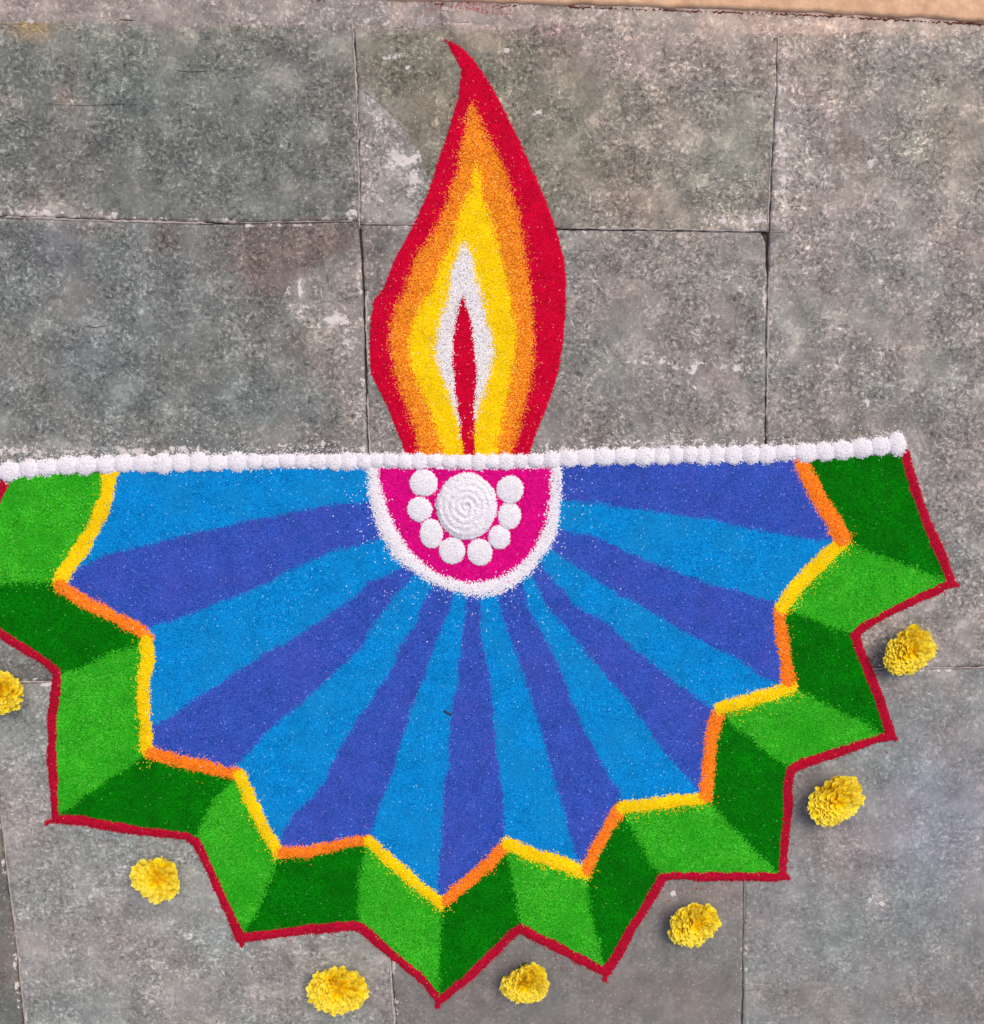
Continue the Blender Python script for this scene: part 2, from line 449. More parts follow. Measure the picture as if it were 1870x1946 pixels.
LIME = [(765, 305, 30, 12, .62), (748, 296, 12, 14, .62), (785, 345, 12, 26, .55), (665, 400, 12, 12, .62), (60, 406, 46, 7, .62), (215, 410, 12, 8, .62),
        (645, 608, 22, 12, .55), (660, 640, 16, 40, .36), (962, 96, 3.5, 4.5, 1.0), (1020, 213, 12, 5, .5), (1657, 312, 8, 6, .62), (1415, 418, 50, 8, .44),
        (1330, 690, 20, 12, .38), (1400, 698, 26, 6, .46), (1545, 697, 16, 6, .5), (1490, 350, 8, 90, .34), (570, 560, 4, 40, .4),
        (1648, 765, 5, 5, .6), (548, 560, 4, 26, .4), (750, 110, 18, 3, .5), (772, 128, 10, 3, .5), (1280, 1699, 3, 3, .9), (1670, 1715, 16, 10, .38),
        (100, 1300, 30, 3, .5), (30, 862, 90, 12, .40), (250, 858, 160, 8, .36), (580, 850, 90, 8, .36), (900, 856, 300, 5, .3), (1350, 842, 330, 8, .32), (1655, 690, 60, 30, .2), (1290, 690, 50, 20, .3), (1600, 90, 160, 14, .22), (130, 190, 14, 10, .3)]
REDS = [(680, 6, 90, 3, .45), (860, 9, 60, 3, .5), (980, 12, 60, 3, .45), (1220, 76, 40, 4, .55), (760, 10, 160, 10, .34), (1150, 14, 130, 7, .42), (1758, 1532, 16, 12, .36), (1140, 250, 12, 3, .34), (930, 100, 20, 8, .28),
        (1270, 90, 6, 10, .3), (300, 8, 120, 6, .2), (1060, 30, 40, 16, .2)]

pav = tag(empty('pavement'), kind='structure')
# the bed that shows in the open joints
bx, by = at([-1300, 3100, 3100, -1300], [2900, 2900, -1300, -1300])
bed = mesh_obj('joint_bed', [(bx[i], by[i], -.006) for i in range(4)], [(0, 1, 2, 3)], M['bed'], pav)

def slab(key, L, R, T, B, gap=(1.3, 1.3, 1.3, 1.3), step=5.0, dz=0.0):
    ym = (np.mean([p[1] for p in T]) + np.mean([p[1] for p in B])) / 2
    xm = (float(itp(L, ym, 'y')) + float(itp(R, ym, 'y'))) / 2
    y0, y1 = float(itp(T, xm, 'x')), float(itp(B, xm, 'x'))
    w = float(itp(R, ym, 'y')) - float(itp(L, ym, 'y'))
    nu, nv = max(8, int(w / step)), max(8, int((y1 - y0) / step))
    u, v = np.meshgrid(np.linspace(0, 1, nu + 1), np.linspace(0, 1, nv + 1))
    y = y0 + (y1 - y0) * v
    x = 0
    for _ in range(3):
        xl, xr = itp(L, y, 'y') + gap[0], itp(R, y, 'y') - gap[1]
        x = xl + (xr - xl) * u
        yt, yb = itp(T, x, 'x') + gap[2], itp(B, x, 'x') - gap[3]
        y = yt + (yb - yt) * v
    s = hash(key) % 1 + sum(map(ord, key))
    # broken, wavy arrises
    eu = np.minimum(u, 1 - u) * nu
    ev = np.minimum(v, 1 - v) * nv
    wob = lambda q, k: smooth_noise(q, q * 0, 34, s + k) * .9 + smooth_noise(q, q * 0, 9, s + k + 7) * .9
    x = x + np.where(eu < .5, 1, 0) * wob(y, 1)
    y = y + np.where(ev < .5, 1, 0) * wob(x, 2)
    X, Y = at(x, y)
    z = smooth_noise(x, y, 120, s + 3) * .0004 + smooth_noise(x, y, 14, s + 4) * .00018 + dz
    e = np.minimum(eu, ev)
    chip = np.clip(smooth_noise(x, y, 20, s + 5) * 1.4, 0, 1)
    z = np.where(e < .5, z - .0007 - .0011 * chip, z)
    nr, nc = x.shape
    verts = np.stack([X.ravel(), Y.ravel(), z.ravel()], 1)
    idx = np.arange(nr * nc).reshape(nr, nc)
    q = np.stack([idx[1:, :-1], idx[1:, 1:], idx[:-1, 1:], idx[:-1, :-1]], -1).reshape(-1, 4)
    ring = np.concatenate([idx[0, :], idx[1:, -1], idx[-1, -2::-1], idx[-2:0:-1, 0]])
    low = verts[ring].copy(); low[:, 2] = -.0075
    base = len(verts)
    verts = np.concatenate([verts, low])
    k = len(ring)
    a = np.arange(k); b2 = (a + 1) % k
    sq = np.stack([ring[a], ring[b2], base + b2, base + a], 1)
    q = np.concatenate([q, sq])
    o, used = quad_mesh('paving_slab', verts, q, M['stone'], pav, smooth=True)
    # colour and wear attributes per vertex
    px = np.concatenate([x.ravel(), x.ravel()[ring]]); py = np.concatenate([y.ravel(), y.ravel()[ring]])
    wx = px + smooth_noise(px, py, 40, s + 20) * 16 + smooth_noise(px, py, 14, s + 21) * 6
    wy = py + smooth_noise(px, py, 40, s + 22) * 12 + smooth_noise(px, py, 14, s + 23) * 6
    col = np.tile(np.array(lin(*BASE[key])), (len(px), 1))
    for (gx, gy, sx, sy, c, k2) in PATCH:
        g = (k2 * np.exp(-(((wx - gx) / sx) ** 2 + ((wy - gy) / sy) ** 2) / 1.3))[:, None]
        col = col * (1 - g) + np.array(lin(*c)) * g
    for (pl, c, k2) in POLY:
        qx = px + smooth_noise(px, py, 24, s + 41) * 9 + smooth_noise(px, py, 9, s + 42) * 6
        qy = py + smooth_noise(px, py, 24, s + 43) * 9 + smooth_noise(px, py, 9, s + 44) * 6
        g = inside(pl, qx, qy)[:, None] * k2
        col = col * (1 - g) + np.array(lin(*c)) * g
    lime = np.zeros(len(px)); red = np.zeros(len(px))
    for (gx, gy, sx, sy, k2) in LIME:
        d = ((px - gx) / max(sx, 4)) ** 2 + ((py - gy) / max(sy, 4)) ** 2
        lime = np.maximum(lime, (k2 + .12) * np.exp(-d / 2.6))
    for (gx, gy, sx, sy, k2) in REDS:
        d = ((px - gx) / sx) ** 2 + ((py - gy) / sy) ** 2
        red = np.maximum(red, k2 * np.exp(-d / 1.6))
    ep = np.concatenate([e.ravel(), np.zeros(k)])
    lime = np.maximum(lime, np.where(ep < 1.5, .26 + .22 * smooth_noise(px, py, 60, s + 30), 0))
    rough = np.full(len(px), {'lowmid': .4, 'lowright': .6, 'lowleft': .8, 'farleft': .5}.get(key, 1.0))
    for name, arr in (('tint', np.c_[col, np.ones(len(px))]), ('wear', np.c_[lime, rough, red, np.ones(len(px))])):
        at_ = o.data.attributes.new(name, 'FLOAT_COLOR', 'POINT')
        at_.data.foreach_set('color', arr[used].astype(np.float32).ravel())
    return o

off = lambda l, dx, dy: [(a + dx, b + dy) for a, b in l]
J_V2E = [(1443, 436), (1449, 446), (1456, 462), (1457, 500), (1459, 520)] + J_V2[5:]
J_H1 = J_H1L[:-1] + J_H1R
slab('topleft', J_LEFT, J_V1, J_TOP, J_H1L)
slab('topmid', J_V1, J_V2, J_TOP, J_H1R, dz=.0002)
slab('midleft', J_LEFT, J_V1, J_H1L, J_H2, gap=(1.3, 2.6, 1.2, 1.3), dz=-.0002)
slab('mid', J_V1, J_V2E, J_H1R, J_H2, gap=(2.0, 1.6, 1.0, 1.3))
slab('right', J_V2, J_RIGHT, J_TOP, J_H2, dz=.0001)
slab('farleft', J_LEFT, J_V3, J_H2, J_BOT, gap=(1.3, 2.5, 1.3, 1.3), dz=-.0008)
slab('lowleft', J_V3, J_V4, J_H2, J_BOT, gap=(1.6, .8, 1.3, 1.3))
slab('lowmid', J_V4, J_V5, J_H2, J_BOT, gap=(.8, 1.0, 1.3, 1.3), dz=-.0002)
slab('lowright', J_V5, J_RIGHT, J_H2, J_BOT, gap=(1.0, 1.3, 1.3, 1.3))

# pale mortar left in stretches of the joints (irregular strips a hair above the arris)
def mortar_strip(line, s0, s1, w, offx=0, offy=0, seed=0, lift=.0009):
    w = w * 1.45
    p = [Vector(a) for a in line]
    L = [0]
    for a, b2 in zip(p[:-1], p[1:]): L.append(L[-1] + (b2 - a).length)
    pts = []
    s = s0
    while s < s1:
        i = max(k for k in range(len(L)) if L[k] <= s); i = min(i, len(p) - 2)
        t = (s - L[i]) / (L[i + 1] - L[i]); c = p[i].lerp(p[i + 1], t); d = (p[i + 1] - p[i]).normalized()
        pts.append((c, Vector((-d.y, d.x)), s)); s += 3.0
    V, Fc = [], []
    n = len(pts)
    for k, (c, nn, s) in enumerate(pts):
        end = min(1, k / 4, (n - 1 - k) / 4)
        a = w * (.6 + .5 * float(smooth_noise(s, 0, 16, seed)) + .35 * float(smooth_noise(s, 3, 5, seed + 1))) * end
        b2 = w * (.6 + .5 * float(smooth_noise(s, 0, 16, seed + 2)) + .35 * float(smooth_noise(s, 3, 5, seed + 3))) * end
        a, b2 = max(a, .15), max(b2, .15)
        for q, h in ((a, -.0012), (a * .5, lift), (-b2 * .5, lift * 1.2), (-b2, -.0012)):
            X, Y = at(c.x + offx + nn.x * q, c.y + offy + nn.y * q)
            V.append((float(X), float(Y), h + random.uniform(-.00012, .00012)))
        if k:
            o = 4 * k
            for j in range(3): Fc.append((o + j, o + j + 1, o + j - 3, o + j - 4))
    return V, Fc

def join_parts(name, lst, mat, parent):
    V, Fc = [], []
    for v, f in lst:
        o = len(V); V += v; Fc += [tuple(i + o for i in q) for q in f]
    return mesh_obj(name, V, Fc, mat, parent, smooth=True)

pieces = [
    mortar_strip(J_V1, 130, 640, 2.6, -1.5, 0, 1), mortar_strip(J_V1, 760, 900, 2.0, 3, 0, 2), mortar_strip(J_V1, 950, 1180, 2.4, 1, 0, 3),
    mortar_strip(J_V2, 120, 330, 2.4, 1, 0, 4), mortar_strip(J_V2, 480, 640, 2.2, -4, 0, 5), mortar_strip(J_V2, 720, 1000, 2.6, 1.5, 0, 6),
    mortar_strip(J_H1L, 700, 1110, 2.6, 0, 2, 7), mortar_strip(J_H1L, 1130, 1380, 1.6, 0, 0, 8), mortar_strip(J_H1R, 0, 130, 1.6, 0, -1.6, 9),
    mortar_strip(J_H1R, 400, 760, 2.2, 0, -2.4, 10), mortar_strip(J_V3, 240, 760, 1.8, 3, 0, 11), mortar_strip(J_V4, 430, 760, 2.6, -3.5, 0, 12),
    mortar_strip(J_V5, 380, 560, 1.0, 0, 0, 13), mortar_strip(J_H2, 2310, 2700, 1.6, 0, 0, 14), mortar_strip(J_H2, 700, 800, 2.0, 0, 0, 15)]
tag(join_parts('joint_mortar', pieces, M['mortar'], pav), kind='stuff')

# cement fillet between the slabs and the painted kerb
K_LINE = [(-900, -40), (600, 1), (1100, 14), (1500, 27), (1870, 46), (2700, 84)]
V, Fc = [], []
xs = np.arange(-900, 2700, 6.0)
for k, x in enumerate(xs):
    yk = float(itp(K_LINE, x, 'x'))
    yl = float(itp(J_TOP, x, 'x')) + 9 + 13 * float(smooth_noise(x, 0, 90, 71)) + 4 * float(smooth_noise(x, 0, 13, 72)) + (x > 1400) * 10
    yl = max(yl, yk + 6)
    for j in range(7):
        f = j / 6
        y = yk - 10 + (yl - yk + 10) * f
        X, Y = at(x, y)
        z = .0030 * (1 - f) ** 1.5 + .0009 - (.0016 if j == 6 else 0) + .0005 * float(smooth_noise(x, y, 9, 73)) * (j < 6)
        V.append((float(X), float(Y), z))
    if k:
        o = 7 * k
        for j in range(6): Fc.append((o + j + 1, o + j, o + j - 7, o + j - 6))
Fc = [tuple(reversed(f)) for f in Fc]
fil = mesh_obj('cement_fillet', V, Fc, M['stone'], pav, smooth=True)
nf = len(V)
fx = np.repeat(xs, 7)
fj = np.tile(np.arange(7), len(xs))
mixr = np.clip((fx - 700) / 900 + .3 * smooth_noise(fx, fj * 9, 70, 74), 0, 1)[:, None]
fc = np.array(lin(164, 152, 146)) * (1 - mixr) + np.array(lin(200, 178, 164)) * mixr
fc = fc * (1 + .10 * smooth_noise(fx, fj * 9, 26, 75))[:, None]
redf = np.clip(1 - np.abs(fx - 900) / 330, 0, 1) * np.where((fj > 0) & (fj < 4), .40, .05) + .12
limef = .16 + .12 * smooth_noise(fx, fj * 9, 40, 76)
for nm, arr in (('tint', np.c_[fc, np.ones(nf)]), ('wear', np.c_[limef, np.full(nf, .7), redf, np.ones(nf)])):
    fa = fil.data.attributes.new(nm, 'FLOAT_COLOR', 'POINT')
    fa.data.foreach_set('color', arr.astype(np.float32).ravel())
# hairline cracks filled with dirt
cr = [mortar_strip([(335, 134), (362, 137), (396, 135)], 0, 60, .75, seed=31, lift=.0005), mortar_strip([(82, 197), (150, 201), (240, 198)], 0, 158, .55, seed=32, lift=.0005),
      mortar_strip([(152, 618), (180, 622), (214, 617)], 0, 62, .75, seed=33, lift=.0005), mortar_strip([(690, 172), (735, 206), (770, 250)], 0, 110, .6, seed=34, lift=.0005),
      mortar_strip([(1467, 500), (1480, 488), (1494, 470)], 0, 40, .7, seed=35, lift=.0005), mortar_strip([(1463, 441), (1480, 442), (1497, 441)], 0, 34, .7, seed=36, lift=.0005),
      mortar_strip([(1352, 680), (1362, 672), (1366, 690)], 0, 30, 1.2, seed=37, lift=.0005), mortar_strip([(500, 640), (508, 660)], 0, 20, .6, seed=38, lift=.0005)]
tag(join_parts('hairline_cracks', cr, M['bed'], pav), kind='stuff')

# the painted kerb along the top
V, Fc = [], []
prof = [(-.5, -.004), (-1.0, .002), (-2.6, .0048), (-5.5, .0068), (-10, .0078), (-60, .008), (-400, .008), (-1100, .008)]
for k, x in enumerate(np.arange(-900, 2700, 8.0)):
    yk = float(itp(K_LINE, x, 'x')) + 2.0 * float(smooth_noise(x, 0, 40, 80)) + 1.2 * float(smooth_noise(x, 0, 12, 81))
    for j, (dy, z) in enumerate(prof):
        X, Y = at(x, yk + dy)
        V.append((float(X), float(Y), z + .0006 * float(smooth_noise(x, dy * 7, 22, 82))))
    if k:
        o = 8 * k
        for j in range(7): Fc.append((o + j, o + j + 1, o + j - 7, o + j - 8))
Fc = [tuple(reversed(f)) for f in Fc]
kx, ky = at(1500, 0)
kroot = tag(empty('painted_kerb', (float(kx), float(ky), 0)), 'orange beige painted kerb running along the top edge of the paving', 'kerb')
kb = mesh_obj('kerb_body', [(a - float(kx), b2 - float(ky), c) for a, b2, c in V], Fc, M['kerb'], kroot, smooth=True)
# rusty crust in the angle at its foot
V, Fc = [], []
for x in np.arange(560, 2200, 2.2):
    if smooth_noise(x, 0, 30, 90) + .7 * (x > 1080) < random.uniform(-.2, .8): continue
    yk = float(itp(K_LINE, x, 'x')) + 2 + random.gauss(0, 1.1)
    X, Y = at(x, yk); r = random.uniform(.0006, .0016)
    o = len(V); z0 = .0035
    for t in range(4):
        an = t * 1.57 + random.random()
        V.append((float(X) - float(kx) + r * 1.5 * math.cos(an), float(Y) - float(ky) + r * .8 * math.sin(an), z0 - .001))
    V.append((float(X) - float(kx), float(Y) - float(ky), z0 + r))
    Fc += [(o + t, o + (t + 1) % 4, o + 4) for t in range(4)]
tag(mesh_obj('rusty_crust', V, Fc, M['rust'], kroot), kind='stuff')

# ------------------------------------------------------------------ the powder drawing, traced on the ground
OUTER = [(16, 902), (-22, 990), (-62, 1070), (-86, 1112), (0, 1202), (53, 1237), (88, 1258), (110, 1276), (107, 1315), (100, 1360), (99, 1441), (103, 1507), (107, 1557),
         (155, 1558), (214, 1570), (294, 1581), (355, 1588), (374, 1600), (399, 1650), (426, 1714), (458, 1782), (514, 1775), (594, 1765), (672, 1757),
         (688, 1762), (706, 1778), (755, 1821), (807, 1864), (835, 1900), (887, 1858), (941, 1807), (981, 1768), (990, 1763), (1015, 1777), (1074, 1807), (1151, 1847),
         (1171, 1815), (1200, 1765), (1244, 1694), (1258, 1668), (1272, 1663), (1367, 1666), (1486, 1665), (1489, 1624), (1496, 1544), (1498, 1477), (1504, 1460),
         (1528, 1449), (1600, 1426), (1692, 1396), (1672, 1330), (1654, 1288), (1639, 1247), (1624, 1208), (1639, 1193), (1683, 1167), (1734, 1142), (1785, 1119),
         (1808, 1106), (1790, 1060), (1767, 1008), (1744, 944), (1726, 890), (1721, 862)]
TAILS = [[(107, 1556), (88, 1564)], [(458, 1781), (460, 1796)], [(835, 1900), (832, 1913)], [(1151, 1846), (1149, 1862)], [(1692, 1396), (1702, 1404)], [(1808, 1106), (1819, 1112)], [(1486, 1665), (1497, 1668)]]
ZIG = [('y', 14.5, [(211, 892), (205, 940), (184, 994), (158, 1039), (128, 1082), (115, 1106)]),
       ('o', 12.5, [(116, 1114), (174, 1151), (227, 1176), (267, 1197), (283, 1213)]),
       ('y', 12, [(280, 1219), (283, 1253), (275, 1290), (273, 1334), (278, 1387), (281, 1427)]),
       ('o', 12, [(287, 1431), (334, 1442), (401, 1459), (450, 1470)]),
       ('y', 12, [(457, 1473), (474, 1512), (501, 1567), (527, 1618)]),
       ('o', 10.5, [(535, 1620), (581, 1618), (634, 1607), (674, 1598), (697, 1594)]),
       ('y', 11, [(704, 1599), (755, 1645), (788, 1676), (838, 1716)]),
       ('o', 11, [(848, 1710), (887, 1676), (927, 1642), (956, 1610)]),
       ('y', 12, [(963, 1602), (1002, 1618), (1048, 1634), (1085, 1647), (1110, 1656)]),
       ('o', 12, [(1115, 1650), (1131, 1614), (1154, 1574), (1177, 1536)]),
       ('y', 12, [(1184, 1533), (1260, 1524), (1333, 1516)]),
       ('o', 12.5, [(1342, 1510), (1345, 1459), (1349, 1410), (1361, 1360)]),
       ('y', 12, [(1368, 1346), (1421, 1330), (1474, 1313), (1502, 1303)]),
       ('o', 12, [(1497, 1292), (1496, 1262), (1487, 1221), (1481, 1173), (1482, 1162)]),
       ('y', 14, [(1487, 1150), (1516, 1111), (1554, 1072), (1585, 1042), (1601, 1031)]),
       ('o', 15, [(1601, 1024), (1588, 1000), (1562, 957), (1541, 918), (1523, 882)])]
SEPS = [[(115, 1108), (-80, 1106)], [(275, 1215), (120, 1281)], [(283, 1428), (190, 1492), (110, 1550)], [(455, 1470), (405, 1520), (372, 1594)],
        [(532, 1622), (500, 1710), (460, 1780)], [(700, 1598), (683, 1660), (680, 1757)], [(840, 1718), (833, 1800), (840, 1896)], [(960, 1605), (976, 1680), (990, 1765)],
        [(1115, 1655), (1124, 1730), (1150, 1846)], [(1180, 1535), (1215, 1600), (1256, 1667)], [(1343, 1515), (1400, 1580), (1486, 1664)],
        [(1365, 1355), (1425, 1400), (1503, 1460)], [(1502, 1303), (1590, 1350), (1690, 1395)], [(1483, 1155), (1560, 1184), (1622, 1207)], [(1605, 1030), (1680, 1060), (1808, 1104)]]
RAYS = [[(689, 953), (603, 963), (560, 972), (520, 983), (467, 987), (416, 1005), (388, 1010), (334, 1018), (281, 1037), (214, 1050), (160, 1074), (128, 1092)],
        [(721, 1023), (641, 1044), (566, 1076), (520, 1100), (480, 1119), (416, 1146), (348, 1170), (291, 1192), (268, 1202)],
        [(761, 1082), (697, 1106), (678, 1131), (627, 1167), (560, 1210), (480, 1256), (453, 1272), (424, 1298), (378, 1322), (327, 1360), (292, 1380), (272, 1392)],
        [(780, 1103), (748, 1135), (710, 1183), (689, 1226), (649, 1266), (609, 1304), (547, 1357), (507, 1393), (475, 1428), (449, 1452)],
        [(817, 1122), (798, 1157), (788, 1189), (758, 1232), (746, 1269), (713, 1317), (683, 1360), (662, 1397), (641, 1428), (619, 1482), (590, 1521), (558, 1546), (539, 1582), (532, 1604)],
        [(860, 1135), (849, 1167), (833, 1207), (817, 1256), (801, 1301), (782, 1349), (763, 1405), (744, 1482), (722, 1527), (706, 1579), (700, 1596)],
        [(885, 1135), (885, 1167), (874, 1221), (872, 1301), (861, 1335), (855, 1392), (853, 1457), (843, 1482), (840, 1585), (832, 1675), (838, 1712)],
        [(911, 1138), (914, 1221), (931, 1274), (936, 1340), (940, 1390), (951, 1473), (957, 1527), (960, 1579), (960, 1604)],
        [(949, 1132), (954, 1167), (973, 1221), (992, 1274), (1018, 1354), (1025, 1380), (1050, 1476), (1066, 1521), (1079, 1572), (1095, 1623), (1112, 1652)],
        [(996, 1112), (1002, 1154), (1034, 1207), (1067, 1274), (1085, 1328), (1112, 1392), (1146, 1450), (1175, 1502), (1180, 1530)],
        [(1010, 1093), (1043, 1157), (1099, 1221), (1144, 1274), (1195, 1334), (1243, 1405), (1300, 1469), (1320, 1496), (1338, 1512)],
        [(1024, 1071), (1050, 1098), (1091, 1149), (1152, 1183), (1211, 1237), (1278, 1290), (1347, 1341), (1364, 1352)],
        [(1056, 1050), (1091, 1074), (1131, 1103), (1224, 1154), (1291, 1194), (1347, 1226), (1403, 1253), (1444, 1285), (1500, 1304)],
        [(1069, 1007), (1131, 1018), (1198, 1052), (1264, 1076), (1347, 1108), (1418, 1129), (1483, 1145)],
        [(1067, 951), (1131, 956), (1224, 970), (1347, 986), (1432, 1008), (1550, 1026), (1600, 1030)]]
FL_RED = [(845, 73), (877, 90), (900, 116), (926, 150), (948, 191), (974, 243), (1001, 300), (1027, 356), (1046, 404), (1062, 455), (1072, 496), (1076, 530), (1075, 592), (1070, 650), (1062, 702), (1046, 753), (1027, 804), (1011, 840), (1003, 880),
          (775, 880), (768, 855), (757, 823), (741, 785), (719, 740), (704, 711), (702, 657), (706, 605), (709, 573), (728, 551), (750, 494), (787, 427), (810, 374), (828, 322), (851, 255), (870, 191), (875, 157), (877, 135), (860, 100)]
FL_ORANGE = [(900, 192), (914, 232), (937, 277), (956, 318), (974, 367), (986, 412), (993, 449), (999, 496), (1011, 554), (1014, 625), (1015, 689), (1007, 737), (991, 801), (975, 859), (972, 880),
             (800, 880), (798, 859), (780, 791), (760, 743), (751, 708), (741, 673), (743, 625), (751, 580), (770, 554), (783, 500), (815, 455), (840, 412), (855, 367), (870, 322), (877, 270), (888, 225)]
FL_YELLOW = [(905, 303), (913, 337), (918, 374), (931, 412), (945, 457), (962, 522), (972, 580), (982, 621), (978, 673), (969, 721), (959, 779), (943, 856), (940, 880),
             (845, 880), (842, 856), (825, 801), (805, 753), (789, 714), (778, 673), (780, 631), (792, 590), (822, 548), (837, 503), (857, 465), (866, 432), (877, 397), (894, 363), (900, 329)]
FL_WHITE = [(884, 461), (898, 490), (903, 528), (914, 560), (921, 605), (937, 644), (935, 689), (927, 727), (913, 759), (902, 801), (890, 840), (876, 830),
            (866, 790), (853, 746), (836, 705), (826, 663), (837, 609), (853, 554), (857, 515), (873, 480)]
FL_CORE = [(880, 558), (890, 592), (897, 625), (903, 673), (905, 705), (903, 753), (902, 785), (902, 859), (901, 880), (882, 880), (881, 856), (873, 801), (865, 746), (861, 705), (861, 657), (866, 618), (873, 580)]
BOWL = [(698, 875), (698, 892), (701, 940), (711, 986), (725, 1020), (749, 1058), (784, 1087), (821, 1109), (864, 1126), (912, 1134), (944, 1130), (971, 1118), (1006, 1093), (1035, 1055), (1056, 1020), (1064, 980), (1067, 940), (1067, 890), (1067, 875)]
PINK = [(718, 875), (718, 890), (725, 927), (738, 972), (757, 1012), (776, 1045), (808, 1074), (842, 1094), (880, 1104), (917, 1106), (949, 1096), (979, 1079), (1006, 1053), (1024, 1026), (1038, 994), (1043, 954), (1047, 897), (1047, 875)]
DOTS = [(805, 917.6, 27, 26), (798, 967.6, 24, 24), (820, 1014, 22.5, 28), (859, 1046, 25, 25.5), (912, 1049, 24.5, 25.5), (949, 1020.5, 21.5, 23), (968, 980, 22, 25), (969.5, 929.6, 26, 27)]
SPIRAL = (886.6, 961.7, 58, 64)
bx_list = list(np.arange(-16, 460, 36.0)) + list(np.arange(484, 700, 30.0)) + list(np.arange(716, 1050, 27.5)) + [1079, 1112, 1146, 1185, 1223, 1256, 1282, 1309, 1334, 1361, 1391, 1424, 1455, 1490, 1531, 1568, 1602, 1637, 1674, 1706]
BYX = [(-40, 903), (20, 895), (90, 887), (170, 883), (330, 880), (550, 877), (700, 876), (900, 878), (1010, 877), (1070, 871), (1150, 867), (1300, 865), (1450, 863), (1530, 860), (1600, 856), (1670, 849), (1706, 843)]
BEADS = []
rb = random.Random(4)
for i, x in enumerate(bx_list):
    x += rb.uniform(-2.5, 2.5)
    prev = bx_list[i - 1] if i else bx_list[0] - 36
    nxt = bx_list[i + 1] if i + 1 < len(bx_list) else x + 34
    rx = (nxt - prev) / 4 * rb.uniform(1.02, 1.2)
    ry = (18.0 if x < 460 or x > 1060 else 15.5) + rb.uniform(-2.2, 1.6)
    if 1060 < x < 1260: ry = 17.5
    if i == len(bx_list) - 1: rx, ry = 17, 23
    BEADS.append((x, float(itp(BYX, x, 'x')) + rb.uniform(-1.5, 1.5), rx, ry))
BEAD_LINE = [(x, y) for x, y, _, _ in BEADS]

STEP = 1.7
gx = np.arange(-112, 1832, STEP)
gy = np.arange(62, 1928, STEP)
nx, ny = len(gx), len(gy)
VX, VY = np.meshgrid(gx, gy)                       # grid nodes
CXg, CYg = VX[:-1, :-1] + STEP / 2, VY[:-1, :-1] + STEP / 2   # cell centres

def jit(sig, seed, wob=1.3):
    """per-grain scatter: mostly tight, now and then a stray grain, plus a slow hand wobble"""
    r = np.random.default_rng(seed)
    s = np.where(r.random(CXg.shape) < .06, 3.2, 1.0) * sig
    jx = CXg + r.normal(0, 1, CXg.shape) * s + smooth_noise(CXg, CYg, 22, seed) * wob
    jy = CYg + r.normal(0, 1, CXg.shape) * s + smooth_noise(CXg, CYg, 22, seed + 50) * wob
    return jx, jy

LAB = np.full(CXg.shape, -1, np.int32)
KINDS = []                                          # (name, material, parent key)
def region(name, mat, parent):
    KINDS.append((name, mat, parent)); return len(KINDS) - 1

C0 = (892.0, 905.0)
def polar(x, y):
    a = np.arctan2(y - C0[1], x - C0[0])
    return np.hypot(x - C0[0], y - C0[1]), np.where(a < -math.pi / 2, a + 2 * math.pi, a)

def sector(lines, x, y):
    """how many separator lines lie to the left of each point, going from left to right"""
    r, a = polar(x, y)
    n = np.zeros(x.shape, np.int32)
    for l in lines:
        lx = np.array([p[0] for p in l], float); ly = np.array([p[1] for p in l], float)
        lr, la = polar(lx, ly)
        o = np.argsort(lr)
        n += (a < np.interp(r, lr[o], la[o])).astype(np.int32)
    return n

def top_edge(x):
    return np.interp(x, [p[0] for p in BYX], [p[1] for p in BYX])

# flame
for name, mat, poly, sig, par, wob in (('flame', 'red', FL_RED, .9, None, 1.2), ('orange_band', 'orange', FL_ORANGE, 5.0, 'flame', 2), ('yellow_band', 'yellow', FL_YELLOW, 4.6, 'flame', 2),
                                 ('white_band', 'thin_white', FL_WHITE, 3.8, 'flame', 2), ('red_core', 'red', FL_CORE, 2.0, 'flame', 1.5)):
    jx, jy = jit(sig, 100 + len(KINDS), wob)
    LAB[inside(poly, jx, jy) & (CYg < top_edge(CXg) + 4)] = region(name, mat, par)
# green border
outer_poly = OUTER
jx, jy = jit(1.2, 120)
m = inside(outer_poly, jx, jy) & (jy > top_edge(jx))
jx, jy = jit(3.6, 121, 3)
sec = sector(SEPS, jx, jy)
for k in range(len(SEPS) + 1):
    LAB[m & (sec == k)] = region('light_green_panel' if k % 2 == 0 else 'dark_green_panel', 'light_green' if k % 2 == 0 else 'dark_green', None)
# blue fan
zz = [(214, 850)] + [p for _, _, l in ZIG for p in l] + [(1516, 840)]
jx, jy = jit(1.8, 130)
m = inside(zz, jx, jy) & (jy > top_edge(jx))
jx, jy = jit(2.8, 131, 2.4)
sec = sector(RAYS, jx, jy)
for k in range(len(RAYS) + 1):
    LAB[m & (sec == k)] = region('light_blue_ray' if k % 2 == 0 else 'dark_blue_ray', 'light_blue' if k % 2 == 0 else 'dark_blue', None)
# zigzag lines
for i, (c, w, l) in enumerate(ZIG):
    jx, jy = jit(1.9 if c == 'y' else 2.2, 140 + i, 1.4)
    x0, x1 = min(p[0] for p in l) - 40, max(p[0] for p in l) + 40
    d = dist(l, jx, jy) if True else None
    LAB[(d < w * (1 + .16 * smooth_noise(jx, jy, 40, 300 + i) + .10 * smooth_noise(jx, jy, 14, 330 + i))) & (jy > top_edge(jx))] = region('yellow_line' if c == 'y' else 'orange_line', 'yellow' if c == 'y' else 'orange_line', None)
